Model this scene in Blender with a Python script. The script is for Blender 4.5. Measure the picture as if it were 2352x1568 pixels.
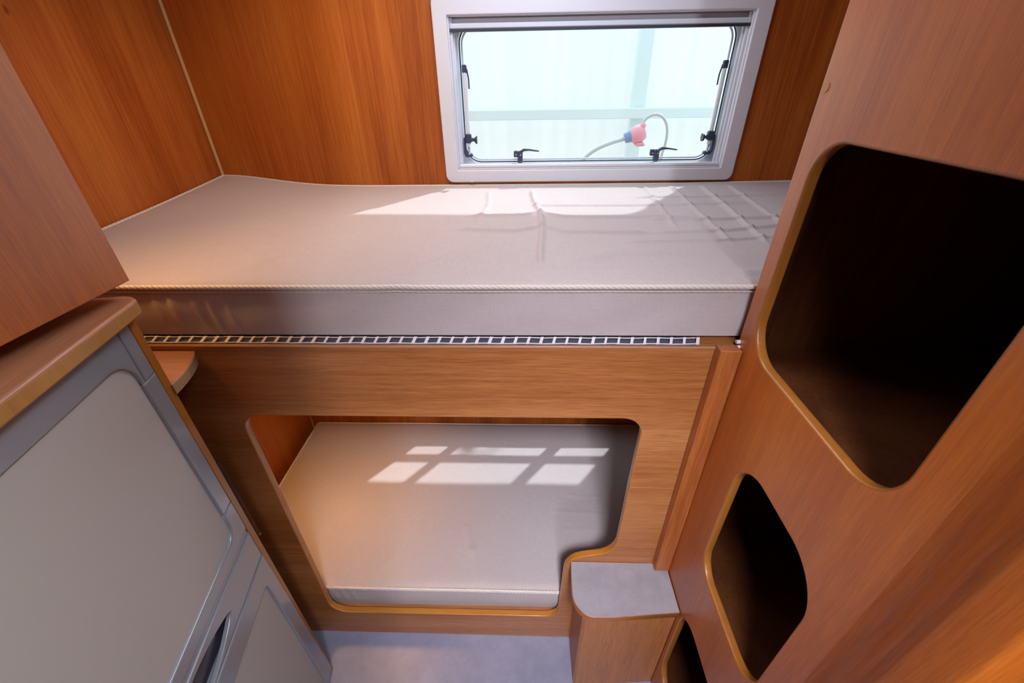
import bpy, math, random
from mathutils import Vector, Matrix
from mathutils.geometry import tessellate_polygon
random.seed(4)
for o in list(bpy.data.objects): bpy.data.objects.remove(o)
SC = bpy.context.scene
COL = SC.collection
PI = math.pi

# ------------------------------------------------------------------ camera
cd = bpy.data.cameras.new('camera')
cd.sensor_width = 36.0
cd.sensor_fit = 'HORIZONTAL'
cd.lens = 36.0 * 959.24 / 2352
cd.clip_start = 0.02
cam = bpy.data.objects.new('camera', cd)
COL.objects.link(cam)
_yaw, _pit, _rol = 0.037664, 0.563803, -0.017095
cam.matrix_world = (Matrix.Translation((0, 0, 1.52)) @ Matrix.Rotation(_yaw, 4, 'Z')
                    @ Matrix.Rotation(PI / 2 - _pit, 4, 'X') @ Matrix.Rotation(_rol, 4, 'Z'))
cd.dof.use_dof = True
cd.dof.focus_distance = 0.95
cd.dof.aperture_fstop = 7.0
SC.camera = cam

# ------------------------------------------------------------------ world, lights, exposure
W = bpy.data.worlds.new('world')
SC.world = W
W.use_nodes = True
W.node_tree.nodes['Background'].inputs['Color'].default_value = (0.80, 0.93, 1.0, 1)
W.node_tree.nodes['Background'].inputs['Strength'].default_value = 1.42
SC.view_settings.view_transform = 'Standard'
SC.view_settings.look = 'None'
SC.view_settings.gamma = 1
SC.view_settings.exposure = 0.0
SC.view_settings.use_curve_mapping = False


def area(name, loc, target, sx, sy, power, col, spread=180):
    l = bpy.data.lights.new(name, 'AREA')
    l.shape = 'RECTANGLE'
    l.size = sx
    l.size_y = sy
    l.energy = power
    l.color = col
    l.spread = math.radians(spread)
    o = bpy.data.objects.new(name, l)
    COL.objects.link(o)
    o.location = loc
    o.rotation_euler = (Vector(target) - Vector(loc)).to_track_quat('-Z', 'Y').to_euler()
    return o


# daylight from the cabin behind the camera, and two added fills overhead
area('cabin_daylight', (0.13, -1.80, 2.19), (-0.1, 0.63, 0.8), 0.10, 0.30, 27, (0.86, 0.87, 1.0))
area('fridge_fill', (0.23, 0.08, 1.965), (-0.50, -0.16, 0.75), 0.22, 0.26, 3.0, (0.90, 0.94, 1.0), 75)  # unseen fill added for the fridge front
area('low_bunk_fill', (0.10, -0.36, 1.965), (0.06, 0.80, 0.20), 0.20, 0.20, 3.9, (0.88, 0.87, 1.0), 54)  # unseen fill added for the low mattress
# added fills around the bunks, one cool and three warm
area('cool_bunk_fill', (0.00, 0.98, 1.985), (0.04, 0.98, 0.0), 0.42, 0.46, 5.4, (0.82, 0.86, 1.0))  # cool fill added over the upper bunk for the panel sheen
area('warm_bunk_fill', (-0.46, 1.05, 1.965), (-0.44, 1.08, 0.0), 0.16, 0.16, 1.25, (1.0, 0.60, 0.26), 125)  # warm fill added above the mattress and far wall
area('warm_low_bunk_fill', (-0.58, 0.92, 1.07), (-0.66, 0.90, 0.2), 0.08, 0.08, 1.0, (1.0, 0.48, 0.14), 80)  # warm fill added inside the low bunk
area('warm_bunk_end_fill', (-0.80, 0.565, 1.74), (-0.60, 0.64, 1.15), 0.06, 0.06, 0.42, (1.0, 0.50, 0.16), 75)  # unseen warm fill added behind the wall cabinet
# the sun, high beyond the far wall
_sl = bpy.data.lights.new('sun', 'SUN')
_sl.energy = 4.2
_sl.angle = math.radians(1.6)
_sl.color = (0.97, 0.97, 1.0)
_so = bpy.data.objects.new('sun', _sl)
COL.objects.link(_so)
_so.rotation_euler = Vector((-0.80, -1.0, -1.12)).to_track_quat('-Z', 'Y').to_euler()

# ------------------------------------------------------------------ node helpers


def newmat(name):
    m = bpy.data.materials.new(name)
    m.use_nodes = True
    nt = m.node_tree
    b = nt.nodes['Principled BSDF']
    return m, nt, b


def N(nt, t, **kw):
    n = nt.nodes.new(t)
    for k, v in kw.items():
        if k in n.inputs:
            n.inputs[k].default_value = v
        else:
            setattr(n, k, v)
    return n


def L(nt, a, b):
    nt.links.new(a, b)


def plain(name, col, rough=0.5, metal=0.0, spec=0.5, coat=0.0, bump=None):
    m, nt, b = newmat(name)
    b.inputs['Base Color'].default_value = (*col, 1)
    b.inputs['Roughness'].default_value = rough
    b.inputs['Metallic'].default_value = metal
    b.inputs['Specular IOR Level'].default_value = spec
    b.inputs['Coat Weight'].default_value = coat
    tc = N(nt, 'ShaderNodeTexCoord')
    n = N(nt, 'ShaderNodeTexNoise', Scale=(bump or (60, 0))[0], Detail=3.0)
    L(nt, tc.outputs['Object'], n.inputs['Vector'])
    r = N(nt, 'ShaderNodeMapRange')
    r.inputs['To Min'].default_value = max(0.02, rough - 0.04)
    r.inputs['To Max'].default_value = rough + 0.04
    L(nt, n.outputs['Fac'], r.inputs['Value'])
    L(nt, r.outputs['Result'], b.inputs['Roughness'])
    if bump:
        bp = N(nt, 'ShaderNodeBump', Strength=bump[1], Distance=0.001)
        L(nt, n.outputs['Fac'], bp.inputs['Height'])
        L(nt, bp.outputs['Normal'], b.inputs['Normal'])
    return m


def wood(name, axis, dark, mid, light, rough=0.38, seed=0.0, fine=0.28, coarse=1.0, spec=0.5):
    """veneer whose grain runs along the given axis"""
    m, nt, b = newmat(name)
    spec, rough = spec + .25, rough + .04
    tc = N(nt, 'ShaderNodeTexCoord')
    ai = 'xyz'.index(axis)

    def mapped(cross, along, off):
        mp = N(nt, 'ShaderNodeMapping')
        s = [cross] * 3
        s[ai] = along
        mp.inputs['Scale'].default_value = s
        mp.inputs['Location'].default_value = (off, off * 1.7, off * .6)
        L(nt, tc.outputs['Object'], mp.inputs['Vector'])
        return mp
    m1 = mapped(9.0 * coarse, 0.7, seed)
    n1 = N(nt, 'ShaderNodeTexNoise', Scale=1.0, Detail=5.0, Roughness=0.55, Distortion=0.35)
    L(nt, m1.outputs[0], n1.inputs['Vector'])
    m2 = mapped(130.0, 3.5, seed + 3)
    n2 = N(nt, 'ShaderNodeTexNoise', Scale=1.0, Detail=6.0, Roughness=0.65)
    L(nt, m2.outputs[0], n2.inputs['Vector'])
    m3 = mapped(700.0, 22.0, seed + 7)
    n3 = N(nt, 'ShaderNodeTexNoise', Scale=1.0, Detail=2.0, Roughness=0.5)
    L(nt, m3.outputs[0], n3.inputs['Vector'])
    ad = N(nt, 'ShaderNodeMath', operation='MULTIPLY_ADD')
    L(nt, n2.outputs['Fac'], ad.inputs[0])
    ad.inputs[1].default_value = 0.55
    L(nt, n1.outputs['Fac'], ad.inputs[2])
    sb = N(nt, 'ShaderNodeMath', operation='SUBTRACT')
    L(nt, ad.outputs[0], sb.inputs[0])
    sb.inputs[1].default_value = 0.275
    cr = N(nt, 'ShaderNodeValToRGB')
    e = cr.color_ramp.elements
    e[0].position = 0.32
    e[0].color = (*dark, 1)
    e[1].position = 0.70
    e[1].color = (*light, 1)
    k = e.new(0.5)
    k.color = (*mid, 1)
    L(nt, sb.outputs[0], cr.inputs['Fac'])
    mr = N(nt, 'ShaderNodeMapRange')
    mr.inputs['From Min'].default_value = 0.3
    mr.inputs['From Max'].default_value = 0.7
    mr.inputs['To Min'].default_value = 1 - fine
    mr.inputs['To Max'].default_value = 1 + fine * .4
    L(nt, n3.outputs['Fac'], mr.inputs['Value'])
    # a few small knots
    mk = mapped(5.5, 3.2, seed + 11)
    vk = N(nt, 'ShaderNodeTexVoronoi', Scale=1.0)
    L(nt, mk.outputs[0], vk.inputs['Vector'])
    rk = N(nt, 'ShaderNodeMapRange')
    rk.inputs['From Min'].default_value = 0.012
    rk.inputs['From Max'].default_value = 0.035
    rk.inputs['To Min'].default_value = 0.45
    rk.inputs['To Max'].default_value = 1.0
    L(nt, vk.outputs['Distance'], rk.inputs['Value'])
    mm = N(nt, 'ShaderNodeMath', operation='MULTIPLY')
    L(nt, mr.outputs[0], mm.inputs[0])
    L(nt, rk.outputs[0], mm.inputs[1])
    vm = N(nt, 'ShaderNodeVectorMath', operation='SCALE')
    L(nt, cr.outputs['Color'], vm.inputs[0])
    L(nt, mm.outputs[0], vm.inputs['Scale'])
    L(nt, vm.outputs[0], b.inputs['Base Color'])
    b.inputs['Roughness'].default_value = rough
    b.inputs['Specular IOR Level'].default_value = spec
    bp = N(nt, 'ShaderNodeBump', Strength=0.22, Distance=0.0006)
    L(nt, n3.outputs['Fac'], bp.inputs['Height'])
    L(nt, bp.outputs['Normal'], b.inputs['Normal'])
    return m


def fabric(name, c1, c2, scale=900, bstr=0.35):
    m, nt, b = newmat(name)
    tc = N(nt, 'ShaderNodeTexCoord')
    n1 = N(nt, 'ShaderNodeTexNoise', Scale=4.0, Detail=4.0)
    L(nt, tc.outputs['Object'], n1.inputs['Vector'])
    mp = N(nt, 'ShaderNodeMapping')
    mp.inputs['Scale'].default_value = (scale * .05, scale, scale)
    L(nt, tc.outputs['Object'], mp.inputs['Vector'])
    n2 = N(nt, 'ShaderNodeTexNoise', Scale=1.0, Detail=2.0)
    L(nt, mp.outputs[0], n2.inputs['Vector'])
    mp2 = N(nt, 'ShaderNodeMapping')
    mp2.inputs['Scale'].default_value = (scale, scale * .05, scale * .05)
    L(nt, tc.outputs['Object'], mp2.inputs['Vector'])
    n3 = N(nt, 'ShaderNodeTexNoise', Scale=1.0, Detail=2.0)
    L(nt, mp2.outputs[0], n3.inputs['Vector'])
    wv = N(nt, 'ShaderNodeMath', operation='ADD')
    L(nt, n2.outputs['Fac'], wv.inputs[0])
    L(nt, n3.outputs['Fac'], wv.inputs[1])
    mx = N(nt, 'ShaderNodeMix', data_type='RGBA')
    mx.inputs['A'].default_value = (*c1, 1)
    mx.inputs['B'].default_value = (*c2, 1)
    L(nt, n1.outputs['Fac'], mx.inputs['Factor'])
    mr = N(nt, 'ShaderNodeMapRange')
    mr.inputs['From Min'].default_value = 0.7
    mr.inputs['From Max'].default_value = 1.3
    mr.inputs['To Min'].default_value = 0.92
    mr.inputs['To Max'].default_value = 1.05
    L(nt, wv.outputs[0], mr.inputs['Value'])
    vm = N(nt, 'ShaderNodeVectorMath', operation='SCALE')
    L(nt, mx.outputs['Result'], vm.inputs[0])
    L(nt, mr.outputs[0], vm.inputs['Scale'])
    L(nt, vm.outputs[0], b.inputs['Base Color'])
    b.inputs['Roughness'].default_value = 0.85
    b.inputs['Specular IOR Level'].default_value = 0.2
    b.inputs['Sheen Weight'].default_value = 0.15
    bp = N(nt, 'ShaderNodeBump', Strength=bstr, Distance=0.0006)
    L(nt, wv.outputs[0], bp.inputs['Height'])
    # soft rumples
    n4 = N(nt, 'ShaderNodeTexNoise', Scale=16.0, Detail=3.0)
    L(nt, tc.outputs['Object'], n4.inputs['Vector'])
    bp2 = N(nt, 'ShaderNodeBump', Strength=0.22, Distance=0.012)
    L(nt, n4.outputs['Fac'], bp2.inputs['Height'])
    L(nt, bp.outputs['Normal'], bp2.inputs['Normal'])
    L(nt, bp2.outputs['Normal'], b.inputs['Normal'])
    return m


def rope(name, col):
    m, nt, b = newmat(name)
    tc = N(nt, 'ShaderNodeTexCoord')
    mp = N(nt, 'ShaderNodeMapping')
    mp.inputs['Scale'].default_value = (1, .8, 1.2)
    L(nt, tc.outputs['Object'], mp.inputs['Vector'])
    w = N(nt, 'ShaderNodeTexWave', Scale=62.0, Distortion=0.4)
    w.bands_direction = 'DIAGONAL'
    L(nt, mp.outputs[0], w.inputs['Vector'])
    mx = N(nt, 'ShaderNodeMix', data_type='RGBA')
    mx.inputs['A'].default_value = (*[c * .82 for c in col], 1)
    mx.inputs['B'].default_value = (*col, 1)
    L(nt, w.outputs['Fac'], mx.inputs['Factor'])
    L(nt, mx.outputs['Result'], b.inputs['Base Color'])
    bp = N(nt, 'ShaderNodeBump', Strength=0.6, Distance=0.001)
    L(nt, w.outputs['Fac'], bp.inputs['Height'])
    L(nt, bp.outputs['Normal'], b.inputs['Normal'])
    b.inputs['Roughness'].default_value = 0.8
    return m


def laminate(name, c1, c2, rough=0.4):
    m, nt, b = newmat(name)
    tc = N(nt, 'ShaderNodeTexCoord')
    n1 = N(nt, 'ShaderNodeTexNoise', Scale=14.0, Detail=8.0, Roughness=0.7)
    L(nt, tc.outputs['Object'], n1.inputs['Vector'])
    cr = N(nt, 'ShaderNodeValToRGB')
    e = cr.color_ramp.elements
    e[0].position = 0.3
    e[0].color = (*c1, 1)
    e[1].position = 0.62
    e[1].color = (*c2, 1)
    L(nt, n1.outputs['Fac'], cr.inputs['Fac'])
    L(nt, cr.outputs['Color'], b.inputs['Base Color'])
    b.inputs['Roughness'].default_value = rough
    bp = N(nt, 'ShaderNodeBump', Strength=0.08, Distance=0.001)
    L(nt, n1.outputs['Fac'], bp.inputs['Height'])
    L(nt, bp.outputs['Normal'], b.inputs['Normal'])
    return m


def glass(name):
    m, nt, b = newmat(name)
    out = nt.nodes['Material Output']
    tr = N(nt, 'ShaderNodeBsdfTransparent')
    tr.inputs[0].default_value = (0.95, 0.99, 1.0, 1)
    gl = N(nt, 'ShaderNodeBsdfGlossy', Roughness=0.05)
    lw = N(nt, 'ShaderNodeLayerWeight', Blend=0.12)
    fr = N(nt, 'ShaderNodeMath', operation='MULTIPLY')
    fr.inputs[1].default_value = 0.25
    L(nt, lw.outputs['Facing'], fr.inputs[0])
    mx = N(nt, 'ShaderNodeMixShader')
    L(nt, fr.outputs[0], mx.inputs[0])
    L(nt, tr.outputs[0], mx.inputs[1])
    L(nt, gl.outputs[0], mx.inputs[2])
    L(nt, mx.outputs[0], out.inputs['Surface'])
    return m


def sheet(name, col):
    m, nt, b = newmat(name)
    out = nt.nodes['Material Output']
    tc = N(nt, 'ShaderNodeTexCoord')
    mp = N(nt, 'ShaderNodeMapping')
    mp.inputs['Scale'].default_value = (14, 1, .3)
    L(nt, tc.outputs['Object'], mp.inputs['Vector'])
    n = N(nt, 'ShaderNodeTexNoise', Scale=1.0, Detail=2.0)
    L(nt, mp.outputs[0], n.inputs['Vector'])
    mxc = N(nt, 'ShaderNodeMix', data_type='RGBA')
    mxc.inputs['A'].default_value = (*[c * .93 for c in col], 1)
    mxc.inputs['B'].default_value = (*col, 1)
    L(nt, n.outputs['Fac'], mxc.inputs['Factor'])
    df = N(nt, 'ShaderNodeBsdfDiffuse')
    tl = N(nt, 'ShaderNodeBsdfTranslucent')
    L(nt, mxc.outputs['Result'], df.inputs['Color'])
    L(nt, mxc.outputs['Result'], tl.inputs['Color'])
    mx = N(nt, 'ShaderNodeMixShader')
    mx.inputs[0].default_value = 0.5
    L(nt, df.outputs[0], mx.inputs[1])
    L(nt, tl.outputs[0], mx.inputs[2])
    L(nt, mx.outputs[0], out.inputs['Surface'])
    return m


DK, MD, LT = (0.30, 0.078, 0.016), (0.42, 0.125, 0.026), (0.52, 0.175, 0.042)
M = {}
M['wood_z'] = wood('veneer_upright_grain', 'z', DK, MD, LT, 0.36, 1.0)
M['wood_wall'] = wood('wall_veneer', 'z', (0.32, 0.070, 0.009), (0.47, 0.130, 0.018), (0.58, 0.195, 0.032), 0.40, 5.0, .12, .8, .05)
M['wood_x'] = wood('veneer_lengthwise_grain', 'x', (0.36, 0.118, 0.026), (0.46, 0.178, 0.050), (0.54, 0.226, 0.076), 0.40, 2.0)
M['wood_y'] = wood('veneer_depth_grain', 'y', DK, MD, LT, 0.38, 3.0)
M['wood_side'] = wood('side_panel_veneer', 'z', (0.40, 0.086, 0.005), (0.50, 0.128, 0.008), (0.58, 0.172, 0.014), 0.36, 9.0, .22, spec=.5)
M['stile'] = wood('door_stile_veneer', 'z', (0.36, 0.082, 0.006), (0.44, 0.112, 0.009), (0.50, 0.145, 0.014), 0.40, 9.0, .22, spec=.4)
_b = M['wood_side'].node_tree.nodes['Principled BSDF']
_b.inputs['Coat Weight'].default_value = 0.55
_b.inputs['Coat Roughness'].default_value = 0.36
_b.inputs['Coat IOR'].default_value = 1.7
M['wood_step'] = wood('step_veneer', 'z', (0.42, 0.150, 0.040), (0.50, 0.190, 0.055), (0.56, 0.23, 0.075), 0.42, 12.0)
M['worktop'] = wood('worktop_laminate', 'x', (0.40, 0.175, 0.085), (0.47, 0.215, 0.11), (0.53, 0.26, 0.14), 0.36, 4.0, .18)
M['edge'] = wood('solid_edge_lipping', 'z', (0.29, 0.095, 0.012), (0.34, 0.12, 0.017), (0.39, 0.145, 0.023), 0.28, 6.0, .12)
M['edge_x'] = wood('solid_edge_lipping_lengthwise', 'x', (0.42, 0.150, 0.014), (0.50, 0.190, 0.02), (0.56, 0.23, 0.03), 0.26, 6.0, .12)
M['edge_lip'] = wood('worktop_lipping', 'z', (0.38, 0.17, 0.045), (0.44, 0.21, 0.06), (0.50, 0.25, 0.08), 0.26, 8.0, .08)
M['edge_pale'] = wood('pale_edge_band', 'x', (0.36, 0.23, 0.12), (0.42, 0.28, 0.16), (0.46, 0.32, 0.19), 0.32, 8.0, .08)
M['inner'] = wood('shaded_inner_veneer', 'z', (0.06, 0.017, 0.005), (0.08, 0.024, 0.006), (0.10, 0.032, 0.009), 0.7, 8.0, spec=-.15)  # veneer darkened to put the wardrobe's inner shade into its colour
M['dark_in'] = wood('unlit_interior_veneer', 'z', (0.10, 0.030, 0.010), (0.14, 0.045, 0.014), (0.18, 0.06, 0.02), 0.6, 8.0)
M['bead'] = plain('pale_corner_bead', (0.66, 0.42, 0.17), 0.5)
M['fabric'] = fabric('mattress_cover_cloth', (0.505, 0.445, 0.435), (0.555, 0.49, 0.48))
M['rope'] = rope('piping_cord', (0.80, 0.74, 0.66))
M['mat_white'] = plain('woven_mat_strands', (0.72, 0.70, 0.72), 0.6)
M['mat_shade'] = plain('mat_shade_sheet', (0.10, 0.10, 0.13), 0.7)  # dark colour for the shade between the strands
M['lam'] = laminate('marbled_grey_laminate', (0.25, 0.24, 0.26), (0.335, 0.32, 0.345))
M['floor'] = laminate('marbled_grey_vinyl', (0.235, 0.25, 0.34), (0.305, 0.32, 0.43), 0.35)
M['silver'] = plain('silver_plastic', (0.28, 0.31, 0.35), 0.22, 0.25, .5, .3)
M['greige'] = plain('greige_door_panel', (0.44, 0.41, 0.38), 0.5)
M['recess'] = plain('dark_glossy_recess', (0.06, 0.055, 0.075), 0.2, 0.2)
M['black'] = plain('dark_rubber', (0.03, 0.035, 0.05), 0.5)
M['blueblack'] = plain('dark_blue_grey_plastic', (0.035, 0.05, 0.09), 0.35)
M['white'] = plain('white_frame_plastic', (0.70, 0.71, 0.74), 0.42)
M['white2'] = plain('white_sash_plastic', (0.62, 0.67, 0.73), 0.35)
M['chrome'] = plain('bright_metal', (0.75, 0.76, 0.80), 0.2, 0.7)
M['clear'] = plain('clear_plastic_stud', (0.75, 0.70, 0.70), 0.15)
M['glass'] = glass('clear_acrylic')
M['sheet'] = sheet('translucent_corrugated_sheet', (0.93, 0.93, 0.91))
M['beam'] = plain('pale_cyan_steel', (0.80, 0.93, 0.92), 0.5)
M['pink'] = plain('washed_red_plastic', (0.96, 0.50, 0.60), 0.5)
M['blue'] = plain('blue_plastic', (0.25, 0.40, 0.72), 0.5)
M['cable'] = plain('grey_cable_rubber', (0.62, 0.76, 0.82), 0.6)
M['ceil'] = plain('white_ceiling_board', (0.62, 0.58, 0.54), 0.6)
M['wall_rear'] = plain('cream_wall_board', (0.60, 0.52, 0.44), 0.6)

# ------------------------------------------------------------------ mesh builder


class MB:
    def __init__(s):
        s.v, s.f, s.sm = [], [], []

    def add(s, vs, fs, smooth=False):
        o = len(s.v)
        s.v += [Vector(v) for v in vs]
        s.f += [[o + i for i in f] for f in fs]
        s.sm += [smooth] * len(fs)
        return s

    def box(s, a, b, r=0.0, T=None):
        """bevelled box between two corners"""
        x0, y0, z0 = [min(a[i], b[i]) for i in range(3)]
        x1, y1, z1 = [max(a[i], b[i]) for i in range(3)]
        r = min(r, (x1 - x0) * .49, (y1 - y0) * .49, (z1 - z0) * .49)
        if r <= 0:
            vs = [(x, y, z) for x in (x0, x1) for y in (y0, y1) for z in (z0, z1)]
            fs = [(0, 1, 3, 2), (4, 6, 7, 5), (0, 4, 5, 1), (2, 3, 7, 6), (0, 2, 6, 4), (1, 5, 7, 3)]
            if T:
                vs = [T(v) for v in vs]
            return s.add(vs, fs)
        c = [(x0, x1), (y0, y1), (z0, z1)]
        idx, vs = {}, []
        for i in range(8):
            sg = [(i >> k) & 1 for k in range(3)]
            for ax in range(3):
                p = [c[k][sg[k]] + (r if sg[k] == 0 else -r) for k in range(3)]
                p[ax] = c[ax][sg[ax]]
                idx[(i, ax)] = len(vs)
                vs.append(tuple(p))
        fs = []
        for ax in range(3):
            u, w = [(1, 2), (2, 0), (0, 1)][ax]
            for sd in (0, 1):
                q = []
                for a_, b_ in ((0, 0), (1, 0), (1, 1), (0, 1)):
                    q.append(idx[((sd << ax) | (a_ << u) | (b_ << w), ax)])
                fs.append(q if sd else q[::-1])
        for ax in range(3):
            u, w = [(1, 2), (2, 0), (0, 1)][ax]
            for a_ in (0, 1):
                for b_ in (0, 1):
                    i0 = (a_ << u) | (b_ << w)
                    i1 = i0 | (1 << ax)
                    q = [idx[(i0, u)], idx[(i1, u)], idx[(i1, w)], idx[(i0, w)]]
                    fs.append(q)
        for i in range(8):
            fs.append([idx[(i, 0)], idx[(i, 1)], idx[(i, 2)]])
        cen = Vector(((x0 + x1) / 2, (y0 + y1) / 2, (z0 + z1) / 2))
        V = [Vector(v) for v in vs]
        out = []
        for f in fs:
            fc = sum((V[i] for i in f), Vector()) / len(f)
            n = (V[f[1]] - V[f[0]]).cross(V[f[2]] - V[f[1]])
            out.append(f if n.dot(fc - cen) > 0 else f[::-1])
        if T:
            vs = [T(v) for v in vs]
        return s.add(vs, out)

    def tube(s, pts, r, seg=10, cap=True):
        pts = [Vector(p) for p in pts]
        rr = r if isinstance(r, (list, tuple)) else [r] * len(pts)
        t0 = (pts[1] - pts[0]).normalized()
        up = Vector((0, 0, 1)) if abs(t0.z) < .9 else Vector((1, 0, 0))
        nrm = t0.cross(up).normalized()
        vs, fs = [], []
        for i, p in enumerate(pts):
            a = pts[max(i - 1, 0)]
            b = pts[min(i + 1, len(pts) - 1)]
            t = (b - a).normalized()
            nrm = (nrm - t * nrm.dot(t)).normalized()
            bn = t.cross(nrm)
            for k in range(seg):
                an = 2 * PI * k / seg
                vs.append(p + (nrm * math.cos(an) + bn * math.sin(an)) * rr[i])
        for i in range(len(pts) - 1):
            for k in range(seg):
                k2 = (k + 1) % seg
                fs.append([i * seg + k, i * seg + k2, (i + 1) * seg + k2, (i + 1) * seg + k])
        s.add(vs, fs, True)
        if cap:
            s.add(vs[:seg], [list(range(seg))[::-1]])
            s.add(vs[-seg:], [list(range(seg))])
        return s

    def ring(s, pts, r, seg=8):
        """closed tube"""
        pts = [Vector(p) for p in pts]
        n = len(pts)
        c = sum(pts, Vector()) / n
        ax = Vector()
        for i in range(n):
            ax += (pts[i] - c).cross(pts[(i + 1) % n] - c)
        ax.normalize()
        vs, fs = [], []
        for i, p in enumerate(pts):
            t = (pts[(i + 1) % n] - pts[i - 1]).normalized()
            o = t.cross(ax).normalized()
            for k in range(seg):
                an = 2 * PI * k / seg
                vs.append(p + (o * math.cos(an) + ax * math.sin(an)) * r)
        for i in range(n):
            j = (i + 1) % n
            for k in range(seg):
                k2 = (k + 1) % seg
                fs.append([i * seg + k, i * seg + k2, j * seg + k2, j * seg + k])
        return s.add(vs, fs, True)

    def prism(s, poly, z0, z1, T=lambda p: p, smooth=False, caps=True):
        n = len(poly)
        vs = [T((p[0], p[1], z0)) for p in poly] + [T((p[0], p[1], z1)) for p in poly]
        fs = [[i, (i + 1) % n, n + (i + 1) % n, n + i] for i in range(n)]
        s.add(vs, fs, smooth)
        if caps:
            tri = tessellate_polygon([[Vector((p[0], p[1], 0)) for p in poly]])
            s.add(vs[:n], [list(t)[::-1] for t in tri])
            s.add(vs[n:], [list(t) for t in tri])
        return s


def area2(l):
    return sum(l[i][0] * l[(i + 1) % len(l)][1] - l[(i + 1) % len(l)][0] * l[i][1] for i in range(len(l))) / 2


def offset(l, d):
    """move a loop towards its left side by d"""
    n = len(l)
    out = []
    for i in range(n):
        p, a, b = Vector(l[i]).to_2d(), Vector(l[i - 1]).to_2d(), Vector(l[(i + 1) % n]).to_2d()
        e1, e2 = (p - a).normalized(), (b - p).normalized()
        n1, n2 = Vector((-e1.y, e1.x)), Vector((-e2.y, e2.x))
        m = n1 + n2
        m = m / max(0.3, m.dot(n1)) if m.length > 1e-6 else n1
        out.append((p.x + m.x * d, p.y + m.y * d))
    return out


def rrect(x0, y0, x1, y1, r, seg=8):
    """rounded rectangle, counter-clockwise; r one radius or four (bl, br, tr, tl)"""
    rr = r if isinstance(r, (list, tuple)) else [r] * 4
    out = []
    for (cx, cy, a0, q) in ((x0, y0, PI, rr[0]), (x1, y0, 1.5 * PI, rr[1]), (x1, y1, 0, rr[2]), (x0, y1, .5 * PI, rr[3])):
        sx = 1 if cx == x0 else -1
        sy = 1 if cy == y0 else -1
        if q <= 0:
            out.append((cx, cy))
            continue
        for k in range(seg + 1):
            a = a0 + .5 * PI * k / seg
            out.append((cx + sx * q + q * math.cos(a), cy + sy * q + q * math.sin(a)))
    return out


def plate(outer, holes, t, r, T, both=True):
    """flat board: returns (body MB, [edge MB for each hole]); local (u,v,w), w from 0 (face) to -t (back)"""
    loops = [outer] + list(holes)
    fixed = []
    for i, l in enumerate(loops):
        ccw = area2(l) > 0
        if (i == 0) != ccw:
            l = l[::-1]
        fixed.append(l)       # material always on the left
    ins = [offset(l, r) for l in fixed]
    body = MB()
    flat = [p for l in ins for p in l]
    tri = tessellate_polygon([[Vector((p[0], p[1], 0)) for p in l] for l in ins])
    for w, rev in ((0.0, False), (-t, True)):
        vs = [T((p[0], p[1], w)) for p in flat]
        fs = []
        for q in tri:
            a, b, c = [flat[i] for i in q]
            cr = (b[0] - a[0]) * (c[1] - a[1]) - (b[1] - a[1]) * (c[0] - a[0])
            if abs(cr) < 1e-12:
                continue
            q = list(q) if cr > 0 else list(q)[::-1]
            fs.append(q[::-1] if rev else q)
        body.add(vs, fs)
    edges = []
    for l in fixed:
        prof = []
        st = 4
        for k in range(st + 1):
            a = .5 * PI * k / st
            prof.append((r * (1 - math.sin(a)), -r * (1 - math.cos(a))))
        prof += [(p[0], -t - p[1]) for p in prof[::-1]]
        n = len(l)
        vs = []
        for (d, w) in prof:
            vs += [T((p[0], p[1], w)) for p in offset(l, d)]
        fs = []
        for k in range(len(prof) - 1):
            for i in range(n):
                j = (i + 1) % n
                fs.append([k * n + j, k * n + i, (k + 1) * n + i, (k + 1) * n + j])
        # sharp loop corners stay flat, round ones smooth
        edges.append(MB().add(vs, fs, n > 12))
    e0 = edges[0]
    body.add(e0.v, e0.f, False if len(fixed[0]) < 12 else True)
    return body, edges[1:]


def TX(x, sgn=1):
    """plate lying in a plane X = x facing -X: (y, z, w) -> world"""
    return lambda p: (x - p[2], p[0], p[1])


def TY(y):
    """facing -Y"""
    return lambda p: (p[0], y - p[2], p[1])


def TZ(z):
    return lambda p: (p[0], p[1], z + p[2])


# ------------------------------------------------------------------ object helpers
WORLD = {}


def origin(o):
    return WORLD.get(o.name, Vector((0, 0, 0)))


def thing(name, label=None, cat=None, loc=(0, 0, 0), rotz=0, group=None, kind=None):
    o = bpy.data.objects.new(name, None)
    o.empty_display_size = 0.05
    COL.objects.link(o)
    o.location = loc
    o.rotation_euler = (0, 0, rotz)
    WORLD[o.name] = Vector(loc)
    return tag(o, label, cat, group, kind)


def tag(o, label=None, cat=None, group=None, kind=None):
    if label:
        o['label'] = label
    if cat:
        o['category'] = cat
    if group:
        o['group'] = group
    if kind:
        o['kind'] = kind
    return o


def obj(name, mb, mat, parent=None, label=None, local=False):
    vs = mb.v
    if parent is None:
        lo = Vector([min(v[i] for v in vs) for i in range(3)])
        hi = Vector([max(v[i] for v in vs) for i in range(3)])
        loc = Vector(((lo.x + hi.x) / 2, (lo.y + hi.y) / 2, lo.z))
        sub = loc
    else:
        loc = Vector((0, 0, 0))
        sub = Vector((0, 0, 0)) if local else origin(parent)
    me = bpy.data.meshes.new(name)
    me.from_pydata([v - sub for v in vs], [], mb.f)
    me.polygons.foreach_set('use_smooth', mb.sm)
    me.materials.append(mat)
    me.update()
    o = bpy.data.objects.new(name, me)
    COL.objects.link(o)
    o.location = loc
    if parent is not None:
        o.parent = parent
        WORLD[o.name] = origin(parent)
    else:
        WORLD[o.name] = loc
    if label:
        o['label'] = label
    return o


def struct(name, mb, mat, parent=None):
    o = obj(name, mb, mat, parent)
    o['kind'] = 'structure'
    return o


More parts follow.
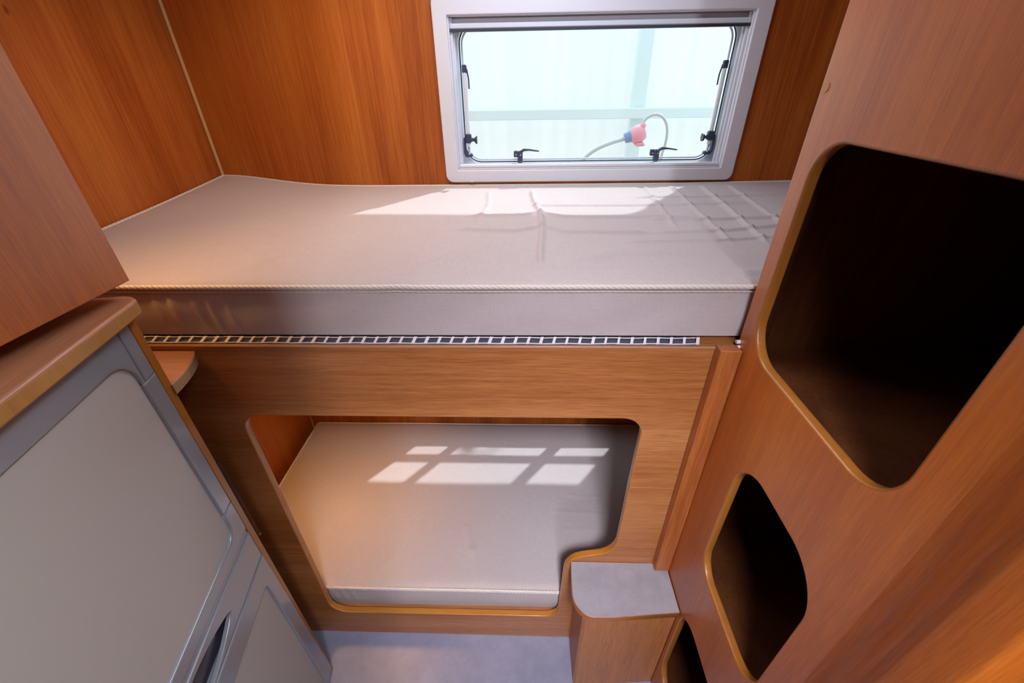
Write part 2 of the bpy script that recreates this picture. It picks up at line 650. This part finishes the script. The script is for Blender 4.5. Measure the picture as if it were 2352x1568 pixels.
# ------------------------------------------------------------------ room shell
YW = 1.38           # inner face of the far wall
XL, XR = -0.966, 0.985
ZC = 2.0
ZR = 2.25
struct('floor', MB().box((XL - .03, -2.2, -0.05), (XR + .03, 1.45, 0.0)), M['floor'])
struct('ceiling', MB().box((XL - .03, -.56, ZC), (XR + .03, 1.45, ZC + .04)), M['ceil'])
struct('ceiling_rear', MB().box((XL - .03, -2.2, ZR), (XR + .03, -.52, ZR + .04)), M['ceil'])
struct('trim_4', MB().box((XL - .03, -.56, ZC + .04), (XR + .03, -.52, ZR)), M['wood_wall'])
struct('wall_left', MB().box((XL - .03, -2.2, 0.0), (XL, 1.45, ZR)), M['wood_wall'])
struct('wall_right', MB().box((XR, -2.2, 0.0), (XR + .03, 1.45, ZR)), M['wood_wall'])
struct('wall_rear', MB().box((XL, -2.2, 0.0), (XR, -2.17, ZR)), M['wood_wall'])
# partition added behind the camera; its left part cuts the cabin daylight
struct('shading_partition', MB().box((XL, -.56, 0.0), (-.15, -.52, ZC)), M['wood_wall'])
struct('trim_3', MB().box((.40, -.56, 0.0), (XR, -.52, ZC)), M['wood_wall'])
WX0, WX1, WZ0, WZ1 = -0.209, 0.590, 1.283, 1.665
LX0, LX1, LZ0, LZ1 = -0.34, 0.50, 0.385, 0.640
fw, _ = plate([(XL, 0.0), (XR, 0.0), (XR, ZC), (XL, ZC)],
              [rrect(WX0, WZ0, WX1, WZ1, .004, 2), rrect(LX0, LZ0, LX1, LZ1, .004, 2)], .04, .001, TY(YW))
for e in _:
    fw.add(e.v, e.f)
struct('wall_far', fw, M['wood_wall'])
struct('trim_1', MB().tube([(XL + .004, YW - .004, .02), (XL + .004, YW - .004, ZC - .01)], .0052, 8), M['bead'])

# ------------------------------------------------------------------ upper window
win = thing('window_1', loc=(0.19, YW, 1.245), kind='structure')
FR = plate(rrect(-0.2475, 1.2435, 0.631, 1.705, .022, 6), [rrect(WX0, 1.279, WX1, 1.659, .003, 3)], .012, .003, TY(YW - .012))
fr = FR[0]
for e in FR[1]:
    fr.add(e.v, e.f)
# frame rail seams and the lower sill lip
frame = obj('window_frame', fr, M['white'], win)
cap = MB()
cap.tube([(-0.168, YW - .0115, 1.2525), (-0.168, YW - .0145, 1.2525)], .0085, 16)
obj('screw_cap', cap, M['white'], frame)
lin = MB()
lin.box((WX0, YW - .004, 1.279), (WX1, YW + .055, 1.2835), .001)        # sill
lin.box((WX0, YW - .004, 1.657), (WX1, YW + .055, 1.661), .001)
lin.box((WX0 - .0005, YW - .004, 1.28), (WX0 + .004, YW + .055, 1.66), .001)
lin.box((WX1 - .004, YW - .004, 1.28), (WX1 + .0005, YW + .055, 1.66), .001)
lin.box((WX0 + .003, YW - .003, 1.2835), (WX1 - .003, YW + .012, 1.294), .003)
# guide channels for blind and fly screen on both sides
for xs, sg in ((WX0 + .004, 1), (WX1 - .004, -1)):
    for k, (y0, y1, d) in enumerate(((.006, .012, .007), (.019, .024, .010), (.033, .038, .007))):
        lin.box((xs, YW + y0, 1.284), (xs + sg * d, YW + y1, 1.656), .0012)
obj('reveal_lining', lin, M['white'], win)
bl = MB()
bl.box((WX0 + .004, YW + .000, 1.630), (WX1 - .004, YW + .016, 1.643), .003)
br = obj('blind_rail', bl, M['white2'], win)
obj('blind_seal', MB().box((WX0 + .004, YW + .001, 1.6245), (WX1 - .004, YW + .015, 1.6302)), M['black'], br)
obj('blind_cassette', MB().box((WX0 + .004, YW + .016, 1.640), (WX1 - .004, YW + .045, 1.657), .004), M['white'], win)
YS = YW + .046
SH = rrect(-0.192, 1.2895, 0.578, 1.650, .052, 10)
sp, se = plate([(WX0 - .02, 1.268), (WX1 + .02, 1.268), (WX1 + .02, 1.67), (WX0 - .02, 1.67)], [SH], .018, .003, TY(YS))
for e in se:
    sp.add(e.v, e.f, True)
sash = obj('sash', sp, M['white2'], win)
obj('gasket', MB().ring([(p[0], YS + .003, p[1]) for p in offset(SH, .004)], .0022), M['blueblack'], sash)
obj('gasket', MB().ring([(p[0], YS + .010, p[1]) for p in offset(SH, .010)], .0028), M['white2'], sash, 'pale inner sealing bead')
gp = offset(SH, -.003)
obj('glass_pane', MB().prism(gp, 0, .003, lambda p: (p[0], YS + .013 + p[2], p[1])), M['glass'], sash)


def stay(x, zt, zb, sgn):
    """telescopic stay with knob"""
    b = MB()
    y = YS - .012
    b.tube([(x, y, zb + .03), (x, y, zt - .01)], .0056, 12)
    s = obj('stay_arm', b, M['white'], win)
    c = MB()
    c.box((x - .0065, y - .006, zt - .016), (x + .0065, y + .008, zt + .004), .002)
    c.tube([(x + sgn * .006, y + .004, zt - .006), (x + sgn * .010, y + .004, zt - .03), (x + sgn * .010, y + .004, zt - .055)], .0022, 8)
    obj('stay_cap', c, M['blueblack'], s)
    c = MB()
    c.box((x - .009, y - .009, zb + .040), (x + .009, y + .009, zb + .066), .003)
    c.tube([(x + sgn * .008, y - .004, zb + .050), (x + sgn * .018, y - .006, zb + .050), (x + sgn * .024, y - .008, zb + .0495),
            (x + sgn * .027, y - .008, zb + .0495)], [.006, .0045, .011, .0115], 14)
    obj('knob', c, M['blueblack'], s)
    c = MB()
    c.box((x - sgn * .016, y - .004, zb + .006), (x - sgn * .009, y + .012, zb + .056), .002)
    c.box((x - sgn * .014, y - .004, zb), (x + sgn * .010, y + .012, zb + .010), .003)
    obj('stay_bracket', c, M['blueblack'], s)
    obj('stay_tip', MB().tube([(x, y, zb + .006), (x, y, zb + .038)], .0038, 10), M['chrome'], s)


stay(-0.176, 1.548, 1.310, 1)
stay(0.556, 1.548, 1.310, -1)


def latch(x):
    y = YS - .010
    b = MB()
    b.box((x - .018, y - .004, 1.308), (x - .004, y + .008, 1.326), .002)
    b.box((x - .006, y - .008, 1.292), (x + .010, y + .008, 1.326), .003)
    o = obj('latch', b, M['blueblack'], win)
    h = MB()
    h.tube([(x + .002, y - .007, 1.322), (x + .014, y - .010, 1.330), (x + .030, y - .010, 1.330), (x + .060, y - .010, 1.326)],
           [.005, .0042, .003, .0022], 10)
    obj('latch_handle', h, M['blueblack'], o)
    c = MB()
    for dx in (-.011, .004):
        c.tube([(x + dx, y - .004 if dx < 0 else y - .007, 1.316), (x + dx, y - .006 if dx < 0 else y - .0095, 1.316)], .0022, 10)
    obj('rivet', c, M['chrome'], o)


latch(-0.020)
latch(0.402)

# lower window of the low bunk, with glazing bars
w2 = thing('window_2', loc=(-.05, YW, LZ0), kind='structure')
b = MB()
for (a0, a1, c0, c1) in ((LX0 - .02, LX1 + .02, LZ0 - .02, LZ0), (LX0 - .02, LX1 + .02, LZ1, LZ1 + .02),
                         (LX0 - .02, LX0, LZ0, LZ1), (LX1, LX1 + .02, LZ0, LZ1),
                         (LX0, LX1, .450, .480), (-.19, -.155, LZ0, LZ1), (.22, .265, LZ0, LZ1)):
    b.box((a0, YW - .008, c0), (a1, YW + .012, c1), .002)
obj('window_frame', b, M['white'], w2)
obj('glass_pane', MB().box((LX0 - .001, YW + .016, LZ0 - .001), (LX1 + .001, YW + .019, LZ1 + .001)), M['glass'], w2)

# ------------------------------------------------------------------ outside the window
t = MB()
n = 60
vs, fs = [], []
for i in range(n * 8 + 1):
    x = -3 + 6 * i / (n * 8)
    y = 3.06 + .0015 * math.sin(2 * PI * i / 8)
    vs += [(x, y, 0.0), (x, y, 2.15)]
for i in range(n * 8):
    fs.append([2 * i, 2 * i + 2, 2 * i + 3, 2 * i + 1])
t.add(vs, fs, True)
vs2 = [(v[0], v[1] + .003, v[2]) for v in vs]
t.add(vs2, [f[::-1] for f in fs], True)
tag(obj('corrugated_wall', t, M['sheet']), 'pale translucent sheet wall seen outside the window', 'wall sheet')
tag(obj('steel_beam', MB().box((.655, 2.97, 0.0), (.735, 3.045, 2.15), .004), M['beam']),
    'pale cyan upright beam crossing the sheet wall outside the window', 'beam')
tag(obj('steel_beam', MB().box((-3, 2.90, 1.296), (3, 2.965, 1.352), .004), M['beam']),
    'pale cyan horizontal beam crossing the sheet wall outside the window', 'beam')


def bez(p0, p1, p2, p3, n=14):
    out = []
    for i in range(n + 1):
        t = i / n
        out.append(tuple((1 - t) ** 3 * p0[k] + 3 * (1 - t) ** 2 * t * p1[k] + 3 * (1 - t) * t * t * p2[k] + t ** 3 * p3[k] for k in range(3)))
    return out


tag(obj('ground_outside', MB().box((-3, 1.45, -.32), (3, 3.4, -.22)), plain('pale_concrete', (.5, .52, .52), .8)), kind='structure')
pc = thing('power_cable', 'pale grey cable with a washed-out red plug hanging outside the window', 'cable', (.5, 2.2, -.22))
obj('cord', MB().tube(bez((.54, 2.2, 1.325), (.57, 2.2, 1.40), (.70, 2.2, 1.38), (.655, 2.2, 1.20)) +
                      bez((.655, 2.2, 1.20), (.64, 2.2, .8), (.7, 2.25, .2), (.7, 2.3, -.21))[1:], .0065, 10), M['cable'], pc)
obj('cord', MB().tube(bez((.475, 2.2, 1.268), (.36, 2.2, 1.24), (.27, 2.2, 1.21), (.24, 2.2, 1.10)) +
                      bez((.24, 2.2, 1.10), (.2, 2.2, .7), (.3, 2.25, .2), (.3, 2.3, -.21))[1:], .0085, 10), M['cable'], pc)
pl = obj('plug', MB().tube([(.494, 2.2, 1.276), (.508, 2.2, 1.279), (.535, 2.2, 1.288), (.556, 2.2, 1.295)], [.026, .036, .040, .030], 16), M['pink'], pc)
obj('plug_cover', MB().box((.515, 2.17, 1.235), (.563, 2.23, 1.252), .008), M['pink'], pl)
obj('plug_cover', MB().box((.535, 2.175, 1.31), (.556, 2.225, 1.335), .008), M['pink'], pl)
obj('collar', MB().tube([(.468, 2.2, 1.268), (.497, 2.2, 1.277)], [.022, .026], 16), M['blue'], pc)

# ------------------------------------------------------------------ bunk bed
bunk = thing('bunk_bed', 'wooden bunk bed front board with rounded cutout opening to the low bunk', 'bunk bed', (-.29, .63, 0))
cut = []


def arc(cx, cy, r, a0, a1, n=8):
    return [(cx + r * math.cos(math.radians(a0 + (a1 - a0) * k / n)), cy + r * math.sin(math.radians(a0 + (a1 - a0) * k / n))) for k in range(n + 1)]


cut += arc(-.543, .179, .050, 180, 270)           # bottom left
cut += arc(.060, .173, .041, 270, 360)            # bottom right
cut += [(.1035, .25), (.1055, .32), (.107, .39)]
cut += [(x, z) for x, z in ((.110, .410), (.116, .424), (.124, .436), (.136, .446), (.150, .4525), (.165, .457), (.182, .4605), (.200, .466),
                            (.214, .475), (.224, .487), (.231, .502), (.2345, .520))]
cut += [(.2355, .62), (.236, .75)]
cut += arc(.196, .897, .042, 0, 90)
cut += arc(-.546, .896, .043, 90, 180)
slot = rrect(-.694, .520, -.684, .800, .0045, 4)
bp, be = plate([(XL + .001, 0.001), (.3725, 0.001), (.3725, 1.112), (XL + .001, 1.112)], [cut, slot], .017, .0022, TY(.63))
bpo = obj('front_board', bp, M['wood_x'], bunk)
obj('cutout_edging', be[0], M['edge_x'], bpo)
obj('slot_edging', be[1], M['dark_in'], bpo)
obj('top_edging', MB().box((XL + .002, .6284, 1.1085), (.338, .6302, 1.1105), .0004), M['edge_pale'], bpo)
obj('corner_post', MB().box((.3365, .607, .4345), (.3735, .6295, 1.117), .0012), M['wood_z'], bunk)
obj('mattress_base', MB().box((XL + .001, .6475, 1.098), (XR - .002, YW - .001, 1.112)), M['wood_x'], bunk, 'upper bunk base board')
obj('mattress_base', MB().box((XL + .001, .6475, .098), (XR - .002, YW - .001, .114)), M['wood_x'], bunk, 'low bunk base board')
for x in (-.93, .93):
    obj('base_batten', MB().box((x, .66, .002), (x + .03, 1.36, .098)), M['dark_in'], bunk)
cs = thing('corner_shelf', 'small curved shelf in the corner between fridge unit and bunk front board', 'shelf', (-.65, .58, 1.08))
sh = [(-.80, .628), (-.80, .528), (-.5825, .528), (-.5835, .540), (-.586, .557), (-.590, .575), (-.596, .594), (-.604, .612), (-.614, .628)]
sp_, _ = plate(sh, [], .020, .0015, TZ(1.100))
obj('shelf_board', sp_, M['worktop'], cs)
sh2 = offset(sh, -.0008)
obj('edge_band', MB().prism(sh2[2:] + sh[2:][::-1], 1.0805, 1.0985), M['edge_pale'], cs, 'pale edge band')


# ------------------------------------------------------------------ mattresses
def seg_d(px, py, a, b):
    ax, ay = a
    bx, by = b
    dx, dy = bx - ax, by - ay
    t = max(0, min(1, ((px - ax) * dx + (py - ay) * dy) / (dx * dx + dy * dy)))
    return math.hypot(px - ax - t * dx, py - ay - t * dy), t


RIDGES = [  # polyline, height, width
    ([(-.16, 1.051), (-.008, 1.062), (.036, 1.083), (.099, 1.047), (.42, 1.037)], .0034, .0055),
    ([(-.17, .949), (-.027, .936), (.038, .969), (.09, .930), (.29, .924)], .0040, .006),
    ([(.018, 1.30), (.022, 1.20), (.039, 1.075), (.038, .962), (.026, .72)], .0044, .007),
    ([(-.11, 1.30), (-.10, 1.14), (-.12, 1.0)], .0020, .007),
    ([(.287, 1.029), (.45, 1.018), (.62, 1.025), (.80, 1.02)], .0032, .006),
    ([(.281, .924), (.45, .935), (.60, .967), (.75, .96)], .0030, .006),
    ([(.20, .865), (.42, .872), (.62, .90)], .0024, .006),
    ([(.438, 1.34), (.436, 1.1), (.428, .86)], .0034, .006),
    ([(.528, 1.34), (.52, 1.1), (.497, .84)], .0036, .007),
    ([(.61, 1.34), (.60, 1.12), (.59, .9)], .0030, .006),
    ([(.36, 1.34), (.355, 1.15), (.345, .95)], .0022, .007),
    ([(.0, 1.15), (.28, 1.145), (.60, 1.15)], .0022, .006),
    ([(.30, 1.22), (.52, 1.215), (.75, 1.22)], .0024, .006),
    ([(.06, .741), (.18, .80), (.30, .80)], .0030, .022),
    ([(-.22, .675), (-.12, .80), (-.06, .88)], .0030, .026),
    ([(-.52, .70), (-.45, .78)], .0025, .02),
    ([(-.05, .70), (.25, .695), (.5, .70)], .0022, .018),
]


def ztop_up(x, y):
    u = (y - .648) / (YW - .004 - .648)
    z = 1.2255 + .011 * u * u
    z += .036 * math.exp(-((x + .96) / .22) ** 2) * u ** 1.3          # lifted far corner
    z += .012 * math.exp(-((x + .96) / .10) ** 2) * (1 - u)
    z += .010 * max(0, (x - .45)) * u
    z -= .006 * math.exp(-((x - .2) / .5) ** 2) * math.sin(PI * min(1, u))
    for pts, h, w in RIDGES:
        if not (min(p[0] for p in pts) - .1 < x < max(p[0] for p in pts) + .1 and min(p[1] for p in pts) - .1 < y < max(p[1] for p in pts) + .1):
            continue
        best = 9
        for a, b_ in zip(pts[:-1], pts[1:]):
            d, tt = seg_d(x, y, a, b_)
            best = min(best, d)
        e = min(math.hypot(x - pts[0][0], y - pts[0][1]), math.hypot(x - pts[-1][0], y - pts[-1][1]))
        z += 1.9 * h * math.exp(-(best / (w * .85)) ** 2) * min(1, e / .04 + .1)
    # rounded shoulder at the edges
    e = min(y - .648, YW - .004 - y, x + .962, .955 - x)
    z -= .006 * max(0, 1 - e / .02) ** 2
    return z


def mattress(name, label, x0f, x0b, x1, y0, y1, z0, zt, nx, ny, parentloc, front_wave=.0016):
    th = thing(name, label, 'mattress', parentloc)
    mb = MB()
    vs, fs = [], []
    for j in range(ny + 1):
        v = j / ny
        y = y0 + (y1 - y0) * v
        xa = x0f + (x0b - x0f) * v
        for i in range(nx + 1):
            x = xa + (x1 - xa) * i / nx
            vs.append((x, y, zt(x, y)))
    for j in range(ny):
        for i in range(nx):
            a = j * (nx + 1) + i
            fs.append([a, a + 1, a + nx + 2, a + nx + 1])
    mb.add(vs, fs, True)
    # skirt (front, right, back, left) with a soft belly
    per = [(i, 0) for i in range(nx)] + [(nx, j) for j in range(ny)] + [(i, ny) for i in range(nx, 0, -1)] + [(0, j) for j in range(ny, 0, -1)]
    K = 9
    sv, sf = [], []
    for k in range(K + 1):
        q = k / K
        for (i, j) in per:
            v = vs[j * (nx + 1) + i]
            z = v[2] + (z0 - v[2]) * q
            dx = dy = 0
            bel = .004 * math.sin(PI * q)
            wr = 0
            if j == 0:
                wr = front_wave * math.sin(PI * q) * (math.sin(v[0] * 17 + q * 2) + .7 * math.sin(v[0] * 41 + 1 + 3 * q))
                if v[0] < -.45:       # gathered cloth at the left end
                    for cx, hh in ((-.655, .0035), (-.625, .005), (-.585, .004), (-.56, .005), (-.53, .004)):
                        wr += hh * math.exp(-((v[0] - cx - .012 * (q - .5)) / .0065) ** 2) * math.sin(PI * min(1, q * 1.05)) * .8
                dy = -bel - wr + .002
            if j == ny:
                dy = -.002
            sv.append((v[0] + dx, v[1] + dy, z))
    P = len(per)
    for k in range(K):
        for m_ in range(P):
            m2 = (m_ + 1) % P
            sf.append([k * P + m_, (k + 1) * P + m_, (k + 1) * P + m2, k * P + m2])
    mb.add(sv, sf, True)
    mb.add(sv[-P:], [list(range(P))[::-1]])
    cov = obj('mattress_cover', mb, M['fabric'], th)
    ring = []
    for (i, j) in per[::2]:
        v = vs[j * (nx + 1) + i]
        ring.append((v[0], v[1] - (.003 if j == 0 else 0), v[2] + .001))
    obj('piping', MB().ring(ring, .0042, 8), M['rope'], cov, 'twisted cream cord piping')
    seam = [(vs[i][0], y0 - .0035, vs[i][2] - .0075) for i in range(0, nx + 1, 2)]
    obj('seam_tape', MB().tube(seam, .0012, 6), M['rope'], cov)
    return th


mattress('mattress', 'cream mattress with wrinkled cover on the upper bunk under the window', -.955, -.960, .955, .648, YW - .006, 1.1222,
         ztop_up, 500, 200, (0, 1.0, 1.122))


def ztop_low(x, y):
    e = min(y - .662, 1.37 - y)
    z = .222 - .007 * max(0, 1 - e / .02) ** 2 + .0012 * math.sin(x * 9 + y * 4) * math.sin(y * 11)
    for pts, h, w in (([(-.14, .69), (-.17, .78), (-.20, .86)], .003, .012), ([(.16, 1.0), (.22, .99), (.3, 1.0)], .0015, .005),
                      ([(.10, .93), (.3, .92)], .0015, .005), ([(.13, .86), (.3, .86)], .0012, .005)):
        for a, b_ in zip(pts[:-1], pts[1:]):
            d, tt = seg_d(x, y, a, b_)
            z += h * math.exp(-(d / w) ** 2)
    return z


mattress('mattress', 'cream mattress of the low bunk seen through the cutout in the front board', -.935, -.926, .955, .662, 1.372, .1145,
         ztop_low, 260, 110, (0, 1.0, .114), .001)

# anti-slip mesh under the upper mattress
am = thing('anti_slip_mat', 'white woven mesh strip between upper mattress and front board', 'mat', (-.2, .66, 1.112))
X0, X1 = -.95, .305
mk = MB()
mk.box((X0, .6330, 1.1120), (X1, .76, 1.1134))  # dark sheet added for the shadow beneath the strands
obj('shade_sheet', mk, M['mat_shade'], am, 'dark sheet for the shade under the strands')
mk = MB()
for (y, z) in ((.6345, 1.1144), (.6455, 1.1198)):
    mk.tube([(X0 + (X1 - X0) * i / 60, y, z + .0006 * math.sin(i * 1.7)) for i in range(61)], .00105, 6)
obj('long_strand', mk, M['mat_white'], am)
mk = MB()
x = X0
while x < X1:
    w_ = .0052 * random.uniform(.8, 1.15)
    sk = .004
    vs = [(x, .6335, 1.1150), (x + w_, .6335, 1.1150), (x + w_ + sk, .6462, 1.1215), (x + sk, .6462, 1.1215),
          (x, .6335, 1.1136), (x + w_, .6335, 1.1136), (x + w_ + sk, .6462, 1.1200), (x + sk, .6462, 1.1200)]
    mk.add(vs, [(0, 1, 2, 3), (4, 7, 6, 5), (0, 4, 5, 1), (1, 5, 6, 2), (2, 6, 7, 3), (3, 7, 4, 0)])
    x += .0232
cst = obj('cross_strand', mk, M['mat_white'], am)

# ------------------------------------------------------------------ step
st = thing('step', 'low wooden step with grey marbled top beside the bunk board', 'step', (.25, .56, 0))
body = [(.143, .629), (.143, .512), (.150, .505), (.3725, .519), (.3725, .629)]
obj('step_body', MB().prism(body, 0.001, .410), M['wood_step'], st)
tr = [(.3725, .6295), (.1225, .6295)] + [(.1205, .60), (.119, .565)] + arc(.172, .5475, .0535, 185, 262, 10)[0:] + [(.20, .4945), (.3725, .509)]
tp, _ = plate(tr, [], .021, .0015, TZ(.4305))
obj('tread_edging', tp, M['wood_x'], st, 'wood coloured edge band under the grey top')
obj('tread', MB().prism(offset(tr, .0012), .4300, .4312), M['lam'], st)

# ------------------------------------------------------------------ right-hand wardrobe with ladder openings
PX = .374
wd = thing('wardrobe', 'tall wooden wardrobe side with rounded ladder openings right of the bunks', 'wardrobe', (.66, .40, 0))
big = rrect(.284, 1.130, .595, 1.448, (.060, .060, .050, .050), 10)
mid = rrect(.288, .639, .5105, .966, (.060, .050, .070, .072), 10)
low = rrect(.288, .120, .5035, .466, (.060, .060, .066, .066), 10)
wp, we = plate([(.232, .001), (.632, .001), (.632, ZC - .001), (.232, ZC - .001)], [big, mid, low], .016, .0035, TX(PX))
wpo = obj('side_panel', wp, M['wood_side'], wd)
for e in we:
    obj('opening_edging', e, M['edge'], wpo)
prof = [(.240, .3745), (.240, .37395), (.2395, .37395), (.234, .3739), (.227, .3735), (.220, .3720), (.213, .3690), (.2065, .3648), (.2010, .3608),
        (.1975, .3595), (.194, .3590), (.1885, .3588), (.1860, .3575), (.1842, .3550), (.1828, .3528), (.1808, .3518), (.176, .3514),
        (.157, .3513), (.150, .3515), (.1468, .3526), (.1450, .3548), (.1442, .359), (.1438, .400), (.05, .401), (.05, .42), (.232, .42)]
obj('door_stile', MB().prism([(p[1], p[0]) for p in prof][::-1], .001, ZC - .001, smooth=True), M['stile'], wd)
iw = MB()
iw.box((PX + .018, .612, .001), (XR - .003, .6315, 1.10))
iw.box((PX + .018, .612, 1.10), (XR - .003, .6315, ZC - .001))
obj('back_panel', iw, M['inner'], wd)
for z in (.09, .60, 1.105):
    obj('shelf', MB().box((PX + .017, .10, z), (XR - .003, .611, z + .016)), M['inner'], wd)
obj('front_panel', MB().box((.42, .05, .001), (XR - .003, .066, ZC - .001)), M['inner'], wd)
cp = MB()
cp.tube([(PX + .001, .6205, 1.504), (PX - .0008, .6205, 1.504)], .0062, 18)
obj('cover_cap', cp, M['edge_x'], wpo, 'small round cover cap')
cn = MB()
cn.tube([(PX + .001, .6265, 1.1245), (PX - .006, .6265, 1.1245)], .0036, 12)
cn.tube([(PX + .001, .6225, 1.1165), (PX - .004, .6225, 1.1165)], .003, 12)
obj('fixing_stud', cn, M['clear'], wpo, 'clear plastic fixing studs')

# ------------------------------------------------------------------ fridge unit (turned a little from the wall)
KX, KY = -0.5867, 0.53
KR = math.atan2(-math.cos(math.radians(10.9)), math.sin(math.radians(10.9)))
kt = thing('fridge_cabinet', 'wooden cabinet housing the fridge, lipped side board beside the bunk', 'cabinet', (KX, KY, 0), KR)
obj('side_board', MB().box((-.0015, -.355, .001), (.0165, .001, 1.2315), .0015), M['edge'], kt, local=True)
obj('side_board', MB().box((.560, -.345, .001), (.578, .001, 1.2315), .0015), M['wood_z'], kt, local=True)
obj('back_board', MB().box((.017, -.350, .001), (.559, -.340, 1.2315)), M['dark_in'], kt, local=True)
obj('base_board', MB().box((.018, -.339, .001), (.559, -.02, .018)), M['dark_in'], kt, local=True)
obj('door', MB().box((.581, -.018, .02), (.93, .002, 1.225), .003), M['wood_z'], kt, local=True)
obj('carcass', MB().box((.579, -.29, .001), (.935, -.019, 1.2315)), M['wood_z'], kt, local=True)

wt = thing('worktop', 'wood-grain worktop with rounded corner above the fridge', 'worktop', (KX, KY, 1.2325), KR)
wo = [(-.012, -.35), (.95, -.29)] + [(.95, .022)] + arc(.0165, -.0065, .0285, 90, 180, 10)
wtm, _ = plate([(p[0], p[1]) for p in wo], [], .0235, .004, lambda p: (p[0], p[1], p[2] + .0235))
obj('worktop_board', wtm, M['worktop'], wt, local=True)
wl = [p for p in arc(.0165, -.0065, .0291, 90, 180, 10)]
band = [(.95, .0226)] + wl + [(-.0126, -.34)]
inner = [(-.0115, -.34)] + [p for p in arc(.0165, -.0065, .0280, 90, 180, 10)][::-1] + [(.95, .0215)]
obj('front_lipping', MB().prism(band + inner, .0035, .0195), M['edge_lip'], wt, local=True)

fg = thing('fridge', 'grey and silver built-in fridge under the worktop', 'fridge', (KX, KY, .018), KR)
FL = lambda w0: (lambda p: (p[0], w0 + p[2], p[1] - .018))
obj('fridge_body', MB().box((.020, -.335, .0), (.557, -.022, 1.210)), M['silver'], fg, local=True)
dr = obj('freezer_door', MB().box((.0225, -.0205, .7395 - .018), (.5485, -.004, 1.2265 - .018)), M['silver'], fg, local=True)
A1 = arc(.090, 1.148, .037, 180, 90, 8)
pieces = [
    ('frame_rail', [(.0455, 1.228), (.0455, 1.1383), (.053, 1.1383)] + A1 + arc(.484, 1.148, .037, 90, 0, 8) + [(.521, 1.1383), (.5285, 1.1383), (.5285, 1.228)], None),
    ('frame_end_cap', [(.0205, 1.1383), (.0449, 1.1383), (.0449, 1.228), (.0205, 1.228)], None),
    ('frame_end_cap', [(.5291, 1.1383), (.5505, 1.1383), (.5505, 1.228), (.5291, 1.228)], None),
    ('frame_upright', [(.0200, .8230), (.0530, .8230), (.0530, 1.1377), (.0205, 1.1377)], None),
    ('frame_upright', [(.5210, .8230), (.5505, .8230), (.5505, 1.1377), (.5210, 1.1377)], None),
    ('frame_rail', [(.0195, .7365), (.0195, .8224), (.0530, .8224)] + arc(.083, .795, .030, 180, 270, 8) + arc(.491, .795, .030, 270, 360, 8)
     + [(.5210, .8224), (.5505, .8224), (.5505, .7365)], None)]
for nm, pg, lb in pieces:
    m_, _ = plate(pg, [], .010, .0028, FL(.0045))
    obj(nm, m_, M['silver'], dr, local=True)
dp, _ = plate(rrect(.047, .758, .527, 1.192, .034), [], .004, .001, FL(-.0005))
obj('door_panel', dp, M['greige'], dr, 'matt greige door panel', local=True)
# handle rail with the pointed finger recess
hr = obj('handle_rail', MB().box((.0225, -.0205, .641 - .018), (.5485, -.012, .7185 - .018)), M['recess'], fg, local=True)
lens = [(.153, .6745)]
for k in range(1, 12):
    u = k / 12
    lens.append((.153 + .13 * u, .6745 - .0335 * math.sin(PI / 2 * u) ** .75))
for k in range(12, 0, -1):
    u = k / 12
    lens.append((.413 - .13 * (1 - (12 - k) / 12) if False else .283 + .13 * (12 - k) / 12, .6745 - .0335 * math.sin(PI / 2 * u) ** .75))
lens.append((.413, .6745))
for k in range(1, 12):
    u = k / 12
    lens.append((.413 - .13 * u, .6745 + .0335 * math.sin(PI / 2 * u) ** .75))
for k in range(12, 0, -1):
    u = k / 12
    lens.append((.283 - .13 * (12 - k) / 12, .6745 + .0335 * math.sin(PI / 2 * u) ** .75))
hm, he = plate([(.0190, .6395), (.5505, .6395), (.5505, .7205), (.0190, .7205)], [lens], .010, .0024, FL(.0035))
for e in he:
    hm.add(e.v, e.f, True)
obj('handle_face', hm, M['silver'], hr, local=True)
obj('seal_strip', MB().box((.0205, -.004, .7212 - .018), (.5500, .0005, .7358 - .018)), M['silver'], fg, 'silver strip between door and handle', local=True)
obj('door_seal', MB().box((.0205, -.006, .7345 - .018), (.5500, .0016, .7362 - .018)), M['black'], fg, local=True)
ld = obj('lower_door', MB().box((.0180, -.0205, .024 - .018), (.5485, -.004, .633 - .018)), M['silver'], fg, local=True)
lm, le = plate([(.0060, .022), (.5505, .022), (.5505, .6355), (.0180, .6355)], [rrect(.0515, .05, .5195, .578, .018)], .010, .0028, FL(.0045))
for e in le:
    lm.add(e.v, e.f, True)
obj('door_frame', lm, M['silver'], ld, local=True)
dp, _ = plate(rrect(.047, .045, .524, .583, .02), [], .004, .001, FL(-.0005))
obj('door_panel', dp, M['greige'], ld, 'matt greige lower door panel', local=True)

# ------------------------------------------------------------------ tall cabinet over the worktop
uc = thing('wall_cabinet', 'tall flat wooden cabinet standing over the worktop at left', 'cabinet', (-.77, .10, 1.2565))
ub, _ = plate([(-.42, 1.279), (.5435, 1.279), (.5435, ZC - .001), (-.42, ZC - .001)], [], .016, .0014, lambda p: (-.5735 + p[2], p[0], p[1]))
obj('side_panel', ub, M['wood_side'], uc)
ib = MB()
ib.box((XL + .002, .5275, 1.279), (-.5900, .5435, ZC - .001))
ib.box((XL + .002, -.42, 1.279), (-.5900, .5270, 1.295))
obj('carcass', ib, M['wood_side'], uc)
pb = MB()
pb.box((XL + .004, -.40, 1.2567), (-.625, .36, 1.2788))
obj('plinth', pb, M['black'], uc)
